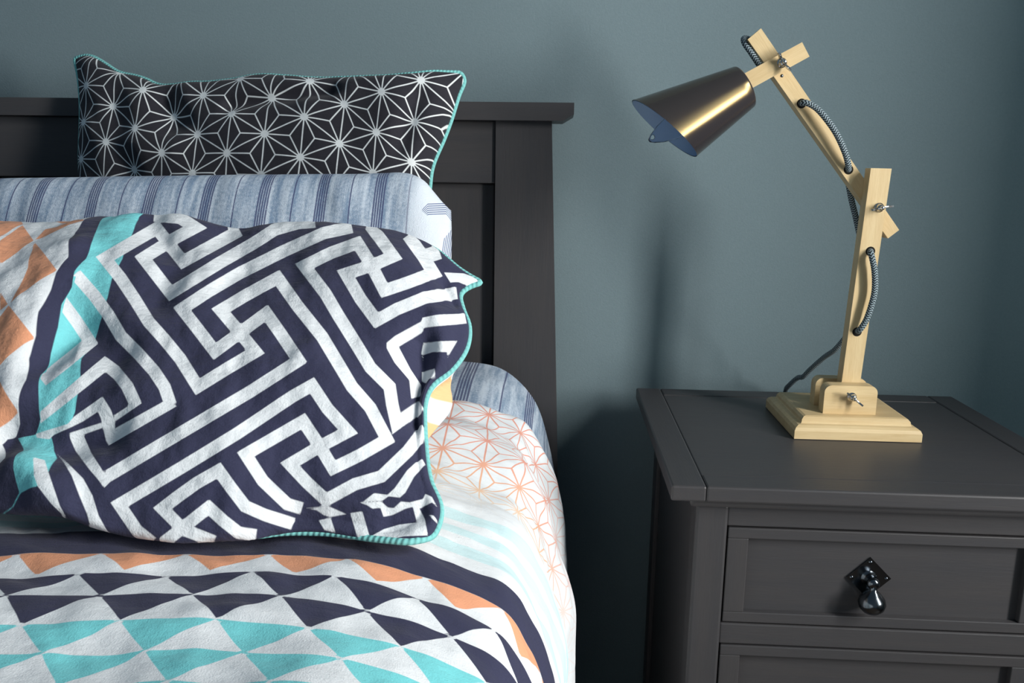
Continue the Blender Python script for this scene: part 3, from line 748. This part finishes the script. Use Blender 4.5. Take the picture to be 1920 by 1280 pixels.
PF, PB, C = pillow(dk_b, dk_t, (bo, ri, to, le), 0.042, 0.018, 260, 130, pw=(.4, .45), disp=dark_disp, sil=sil_d,
                   bend=lambda a: 0.052 - 0.26 * np.sqrt((a + .17)**2 + 4e-4))
S = Sheet(PF, C)
if S.vis.mean() < .5: S.vis = ~S.vis
hubs = [(0, 0, 496, 248), (1, 0, 571.6, 215.4), (1, 1, 565, 293), (2, 1, 640, 265), (2, 0, 649, 191.5), (3, 1, 707, 250.6), (3, 0, 721, 175), (4, 1, 766, 237), (3, 2, 705, 319.5), (4, 2, 764, 306),
        (-1, 0, 425, 288), (-1, -1, 433, 212), (-2, -1, 368, 253), (-3, -1, 305, 295), (0, -1, 508, 182)]
su = S.uv([(h[2], h[3]) for h in hubs]); Q = np.array([(1, h[0], h[1]) for h in hubs], float)
sd, *_ = np.linalg.lstsq(Q, su, rcond=None); print('STARS pillow', sd, np.abs(Q @ sd - su).max())
# carry the print with the pulls of the cloth: residuals spread smoothly over the case
resid = su - Q @ sd; Cf = C.reshape(-1, 2)
wgt = np.exp(-((Cf[:, None, :] - su[None])**2).sum(2) / (2 * 0.035**2)); CC = (Cf - (wgt @ resid) / (wgt.sum(1)[:, None] + 0.35)).reshape(C.shape)
m_star, N, b = cloth_base('hemp_leaf_print', wr=0.0012)
f = star_factor(N, sd[0], sd[1], sd[1] + sd[2] if sd[1] @ sd[2] < 0 else sd[2], 0.0008, 0.0046)
N.put(b.inputs['Base Color'], N.mix(f, (0.028, 0.027, 0.034), (0.80, 0.83, 0.82)))
dark = thing('star_print_pillow', 'charcoal pillow with white star line print and aqua piping, leaning on the headboard', 'pillow', tuple(PF[130, 0]))
me = pillow_mesh('pillow_case', PF, PB, CC, {})
link_mesh('pillow_case', me, m_star, dark, smooth=True)
tube('piping', seam_loop(PF, 0.0022), 0.0028, m_pipe, dark, n=8, closed=True)

# ------------------------------------------------------------------ nightstand
NX0, NX1, NYF, NYB, NZ = 0.125, 0.589, 0.815, 1.215, 0.62
ns = thing('nightstand', 'dark-stained wooden nightstand with framed top and a drawer with diamond-plate knob', 'nightstand', ((NX0 + NX1) / 2, 1.015, 0))
TH = 0.017; bw = 0.036
box('top_board', (NX0, NYF, NZ - TH), (NX0 + bw, NYB, NZ), m_dark_y, ns, bevel=0.0022)
box('top_board', (NX1 - bw, NYF, NZ - TH), (NX1, NYB, NZ), m_dark_y, ns, bevel=0.0022)
box('top_board', (NX0 + bw, NYF, NZ - TH), (NX1 - bw, NYF + bw, NZ), m_dark_x, ns, bevel=0.0022)
box('top_board', (NX0 + bw, NYB - bw, NZ - TH), (NX1 - bw, NYB, NZ), m_dark_x, ns, bevel=0.0022)
box('top_panel', (NX0 + bw, NYF + bw, NZ - TH), (NX1 - bw, NYB - bw, NZ - 0.0008), m_dark_x, ns, bevel=0.0015)
BX0, BX1, BYF, BYB = NX0 + 0.030, NX1 - 0.026, NYF + 0.018, NYB - 0.012
PW = 0.034; ZT = NZ - TH
box('moulding', (BX0 - .008, BYF - .008, ZT - .010), (BX1 + .008, BYF + .012, ZT), m_dark_x, ns, bevel=0.003)
for x in (BX0, BX1 - PW):
    for y in (BYF, BYB - PW): box('post', (x, y, 0), (x + PW, y + PW, ZT - .010 if y == BYF else ZT), m_dark_z, ns, bevel=0.003)
for x in (BX0 + .006, BX1 - .020): box('side_panel', (x, BYF + PW, 0.08), (x + .014, BYB - PW, ZT), m_dark_z, ns)
box('back_panel', (BX0 + PW, BYB - .02, 0.08), (BX1 - PW, BYB - .008, ZT), m_dark_x, ns)
RX0, RX1 = BX0 + PW, BX1 - PW
_zd = lambda x, y: onY(x, y, BYF + .004)[2]
dz = [(_zd(1397, 990), _zd(1386, 1166)), (_zd(1383, 1210), _zd(1383, 1210) - .142), (_zd(1383, 1210) - .17, 0.09)]
zz = [ZT - .010] + [z for p in dz for z in p] + [0.06]
for a_, b_ in ((ZT - .010, dz[0][0] + .002), (dz[0][1] - .002, dz[1][0] + .002), (dz[1][1] - .002, dz[2][0] + .002), (dz[2][1] - .002, 0.045)):
    box('front_rail', (RX0, BYF + .004, b_), (RX1, BYF + .026, a_), m_dark_x, ns, bevel=0.0015)
kx, _, kz = onY(1633, 1088, BYF + .004)
for i, (za, zb) in enumerate(dz):
    dr = box('drawer', (RX0 + .002, BYF + .012, zb), (RX1 - .002, BYF + .030, za), m_dark_x, ns, bevel=0.001)
    for a_, b_ in (((RX0 + .002, za - .012), (RX1 - .002, za)), ((RX0 + .002, zb), (RX1 - .002, zb + .012))):
        box('drawer_frame', (a_[0], BYF + .004, a_[1]), (b_[0], BYF + .012, b_[1]), m_dark_x, dr, bevel=0.001)
    for xa in (RX0 + .002, RX1 - .024):
        box('drawer_frame', (xa, BYF + .004, zb + .012), (xa + .022, BYF + .012, za - .012), m_dark_z, dr, bevel=0.001)
    zc = kz if i == 0 else (za + zb) / 2; yf = BYF + .012; h = 0.0235
    pl = prism('knob_plate', [(kx + h, zc), (kx, zc + h), (kx - h, zc), (kx, zc - h)], yf - .0022, yf, m_iron, dr, bevel=0.0006)
    for sx, sz in ((0, 1), (1, 0), (0, -1), (-1, 0)):
        lathe('plate_nail', [(0, .0016), (.0016, .001), (.0022, 0)], (kx + sx * h * .78, yf - .0022, zc + sz * h * .78), (0, -1, 0), m_iron, dr, n=10)
    lathe('pull_post', [(.0085, 0), (.006, .002), (.0045, .006), (.0048, .010), (.0066, .0125), (.0066, .015), (.004, .0172), (0, .018)], (kx, yf - .002, zc), (0, -1, 0), m_iron, dr, n=22)
    lathe('drop_pull', [(.0028, .002), (.0034, -.003), (.0042, -.006), (.0085, -.0095), (.0128, -.0150), (.0142, -.0205), (.0128, -.026), (.0085, -.0305), (.004, -.0328), (0, -.0335)], (kx, yf - .0165, zc - .001), (0, 0, 1), m_iron, dr, n=28)

# ------------------------------------------------------------------ lamp
LZ = 0.62; Lx0, Lx1, Ly0, Ly1 = 0.2965, 0.4495, 0.986, 1.128
lamp = thing('desk_lamp', 'jointed pine desk lamp with copper-gold cone shade and braided cord, on the nightstand', 'lamp', ((Lx0 + Lx1) / 2, (Ly0 + Ly1) / 2, LZ))
prof = [(0.000, 0.0), (0.000, 0.010), (0.0018, 0.0140), (0.0055, 0.0165), (0.0095, 0.0172), (0.0105, 0.0185), (0.0110, 0.0220), (0.0135, 0.0250), (0.0165, 0.0260)]
bm = bmesh.new(); rings = []
for ins, z in prof:
    rings.append([bm.verts.new((x, y, LZ + z)) for x, y in ((Lx0 + ins, Ly0 + ins), (Lx1 - ins, Ly0 + ins), (Lx1 - ins, Ly1 - ins), (Lx0 + ins, Ly1 - ins))])
bm.faces.new(rings[0][::-1]); bm.faces.new(rings[-1])
for a, c_ in zip(rings, rings[1:]):
    for i in range(4): bm.faces.new((a[i], a[(i + 1) % 4], c_[(i + 1) % 4], c_[i]))
from_bm('base_plate', bm, m_pine_x, lamp)
BT = LZ + 0.026; TK = 0.018; YF = 1.012                   # front block face
def pxy(pts, Y): return [(p[0], p[2]) for p in (onY(x, y, Y) for x, y in pts)]
def rounded(x0, x1, z0_, z1_, r, n=7):
    pts = [(x0, z0_), (x1, z0_)]
    pts += [(x1 - r + r * math.cos(t), z1_ - r + r * math.sin(t)) for t in np.linspace(0, math.pi / 2, n)]
    pts += [(x0 + r - r * math.sin(t), z1_ - r + r * math.cos(t)) for t in np.linspace(0, math.pi / 2, n)]
    return pts
bx0 = onY(1543, 770, YF)[0]; bx1 = onY(1642, 772, YF)[0]; bzt = onY(1592, 723, YF)[2]
for yb in (YF, YF + 2 * TK + .001):
    prism('base_block', rounded(bx0, bx1, BT, bzt, 0.009), yb, yb + TK, m_pine_x, lamp, bevel=0.0006)
YP = YF + TK + .0005                                    # front face of the pole
pole = pxy([(1572, 762), (1606, 764), (1672, 316), (1633, 315)], YP)
prism('pole', pole, YP, YP + TK, m_pine_z, lamp, bevel=0.0014)
YU = YP + TK + .0005
arm = pxy([(1665, 447), (1686, 431), (1427, 53), (1402, 74)], YU)
def to_local(name, poly, d0, d1, mat):
    """prism whose grain runs along its own length: object turned, mesh laid flat"""
    poly = np.array(poly); c0 = (poly[0] + poly[1]) / 2; c1 = (poly[2] + poly[3]) / 2; d = c1 - c0
    ang = math.atan2(d[1], d[0]) - math.pi / 2; ca, sa = math.cos(-ang), math.sin(-ang)
    loc = [((p - c0)[0] * ca - (p - c0)[1] * sa, (p - c0)[0] * sa + (p - c0)[1] * ca) for p in poly]
    o = prism(name, loc, 0, d1 - d0, mat, None, bevel=0.0016)
    o.parent = lamp; o.location = Vector((c0[0], d0, c0[1])) - root_loc(lamp); o.rotation_euler = (0, -ang, 0)
    return o
to_local('upper_arm', arm, YU, YU + TK, m_pine_z)
bar = pxy([(1398, 158 + 14), (1384, 158 - 14), (1504, 79), (1518, 106)], YP)
to_local('shade_bar', bar, YP, YP + TK, m_pine_z)

YC = YP + TK / 2
sc = YC / 1547 * 1.0                                    # metres per pixel at the lamp plane (scaled below by the ray)
sA = onY(1393, 164, YC); sB = onY(1218, 263, YC); dax = sB - sA; dax[1] = -0.010; L200 = np.linalg.norm(dax); dax /= L200
pm = L200 / 200.0
_upv = np.array([0, 0, 1.0]) - dax * dax[2]; _upv /= np.linalg.norm(_upv); _sd = np.cross(dax, _upv)
m_gold, nt, b = new_mat('polished_copper_gold', (0.034, 0.031, 0.035), 0.19, 0.0, 1.0); N = NT(nt)
b.inputs['Specular Tint'].default_value = (1.0, 0.70, 0.28, 1)
m_inner, _, _ = new_mat('blue_lit_white_lining', (0.40, 0.56, 0.78), 0.6)  # white lining; the blue of the ambient light is put into its colour
def shade_surface(off, n=72, m=14):
    tn = math.tan(math.radians(11.4)); k = .378; rows_ = []
    for q in np.linspace(0, 2 * np.pi, n, endpoint=False):
        tE = (164.8 + 43 * k * math.cos(q)) / (1 - tn * k * math.cos(q)); rr = []
        for f in np.linspace(0, 1, m):
            t = f * tE; r_ = 43 + t * tn - off / pm
            rr.append(sA + dax * t * pm + (_upv * math.cos(q) + _sd * math.sin(q)) * r_ * pm)
        rows_.append(rr)
    return np.array(rows_)
def shade_mesh(name, mat, off, flip, parent, cap):
    G = shade_surface(off); n, m = G.shape[:2]; bm = bmesh.new()
    vs_ = [[bm.verts.new(p) for p in r] for r in G]
    for i in range(n):
        for j in range(m - 1):
            bm.faces.new((vs_[i][j], vs_[i][j + 1], vs_[(i + 1) % n][j + 1], vs_[(i + 1) % n][j]))
    prev = [v[0] for v in vs_]
    for rr, tt in cap:                                   # rounded crown of the shade
        cur = []
        for i, q in enumerate(np.linspace(0, 2 * np.pi, n, endpoint=False)):
            cur.append(bm.verts.new(sA + dax * tt * pm + (_upv * math.cos(q) + _sd * math.sin(q)) * (rr * pm - off)))
        for i in range(n): bm.faces.new((prev[i], prev[(i + 1) % n], cur[(i + 1) % n], cur[i]))
        prev = cur
    bm.faces.new(prev)
    bmesh.ops.recalc_face_normals(bm, faces=bm.faces)
    if flip: bmesh.ops.reverse_faces(bm, faces=bm.faces)
    me = bpy.data.meshes.new(name); bm.to_mesh(me); bm.free()
    return link_mesh(name, me, mat, parent, smooth=True)
shade = shade_mesh('lamp_shade', m_gold, 0.0, False, lamp, [(42, -2.5), (39, -4.2), (34, -5), (17, -5)])
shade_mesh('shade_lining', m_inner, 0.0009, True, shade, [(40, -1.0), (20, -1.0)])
m_glass, nt, b = new_mat('clear_bulb_glass', (0.9, 0.95, 1.0), 0.02, spec=0.5)
b.inputs['Transmission Weight'].default_value = 1.0; b.inputs['IOR'].default_value = 1.15
lathe('lamp_socket', [(0, 0), (18, 0), (18, 50), (15, 62), (0, 62)] and [(r * pm, t * pm) for r, t in ((0, 2), (18, 2), (18, 50), (15, 62), (0, 62))], sA, dax, m_core, lamp, n=24)
bulb = lathe('bulb', [(r * pm, t * pm) for r, t in ((13, 63), (14, 75), (20, 95), (25, 115), (26, 132), (23, 155), (17, 178), (9, 195), (3, 203), (0, 204))], sA, dax, m_glass, lamp, n=28)
lathe('bulb_stem', [(r * pm, t * pm) for r, t in ((0, 63), (5, 65), (3, 90), (1.6, 120), (1.2, 150), (0, 152))], sA, dax, m_white, bulb, n=12)

def wing_nut(px, py, yface, tilt):
    c0 = onY(px, py, yface); c0[1] = yface
    nut = lathe('wing_nut', [(0.0058, 0), (0.0058, .0012), (0.0046, .0014), (0.0042, .006), (0.0034, .0085), (0.0, .0085)], c0, (0, -1, 0), m_steel, lamp, n=20)
    lathe('bolt_end', [(0.0024, .008), (0.0024, .0125), (0.0018, .0135), (0, .0135)], c0, (0, -1, 0), m_steel, nut, n=14)
    ca, sa = math.cos(tilt), math.sin(tilt)
    for sg in (-1, 1):
        prof_ = [(0.003, .002), (0.0055, .0035), (0.0098, .007), (0.0128, .011), (0.0122, .0140), (0.0098, .0140), (0.0055, .0095), (0.003, .0072)]
        bm = bmesh.new(); rr = []
        for tt in (-.0011, .0011):
            rr.append([bm.verts.new((c0[0] + sg * r_ * ca - tt * sa, c0[1] - d_, c0[2] + sg * r_ * sa + tt * ca)) for r_, d_ in prof_])
        n = len(prof_); bm.faces.new(rr[0]); bm.faces.new(rr[1][::-1])
        for i in range(n): bm.faces.new((rr[0][i], rr[1][i], rr[1][(i + 1) % n], rr[0][(i + 1) % n]))
        from_bm('wing', bm, m_steel, nut, bevel=0.0005, seg=2)
wing_nut(1466, 118, YP, math.radians(-52))
wing_nut(1648, 389, YP, math.radians(12))
wing_nut(1597, 744, YF, math.radians(-38))

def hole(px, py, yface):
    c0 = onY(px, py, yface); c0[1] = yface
    lathe('cord_hole_disc', [(0, .0003), (.0052, .0003), (.0058, 0)], c0, (0, -1, 0), m_hole, lamp, n=18)  # flat dark disc, nothing bored; the hole's inner shade is its colour
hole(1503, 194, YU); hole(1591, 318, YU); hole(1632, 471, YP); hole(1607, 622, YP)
sp_ = onY(1466, 142, YU); lathe('screw_head', [(0, .0006), (.0016, .0006), (.002, 0)], (sp_[0], YU, sp_[2]), (0, -1, 0), m_iron, lamp, n=10)

def cp(x, y, Y): return onY(x, y, Y)
YBK = YU + TK + .006
way = [cp(1404, 158, YP + TK + .006), cp(1432, 132, YU + .004), cp(1424, 122, YU + .004), cp(1408, 98, YU + .004), cp(1396, 80, YU + .008), cp(1398, 72, YU + .018), cp(1425, 88, YBK), cp(1470, 140, YBK + .002),
       cp(1499, 186, YBK), cp(1503, 193, YU + .008), cp(1504, 193, YU - .004), cp(1513, 193, YU - .009), cp(1531, 203, YU - .011), cp(1550, 224, YU - .013), cp(1569, 252, YU - .013), cp(1584, 285, YU - .011), cp(1590, 306, YU - .007),
       cp(1591, 317, YU), cp(1591, 322, YU + .012), cp(1590, 336, YBK), cp(1596, 372, YBK + .004), cp(1604, 405, YBK + .004), cp(1614, 448, YBK), cp(1625, 466, YU + .004), cp(1632, 470, YP + .009),
       cp(1632, 472, YP - .003), cp(1635, 482, YP - .009), cp(1640, 510, YP - .010), cp(1640, 545, YP - .010), cp(1633, 575, YP - .010), cp(1624, 600, YP - .009), cp(1613, 617, YP - .006), cp(1607, 621, YP + .003),
       cp(1602, 623, YU + .004), cp(1590, 628, YBK + .004), cp(1566, 655, 1.10), cp(1545, 670, 1.125), cp(1520, 692, 1.15), cp(1506, 706, 1.165), cp(1496, 708, 1.18), cp(1480, 722, 1.20), cp(1474, 731, 1.222), cp(1472, 760, 1.236), cp(1472, 900, 1.238)]
m_cord, N, b = cloth_base('braided_cord', wr=0.0, fine=0.0); _, u, v = N.uv()
b.inputs['Sheen Weight'].default_value = 0
zz_ = N.math('PINGPONG', N.math('MULTIPLY', v, 8.0), 1.0)
ph = N.math('FRACT', N.math('ADD', N.math('DIVIDE', u, 0.0030), N.math('MULTIPLY', zz_, 0.75)))
N.put(b.inputs['Base Color'], N.mix(N.math('GREATER_THAN', ph, 0.52), (0.022, 0.03, 0.036), (0.34, 0.42, 0.45)))
tube('cord', catmull(way, 700), 0.0036, m_cord, lamp, n=16)
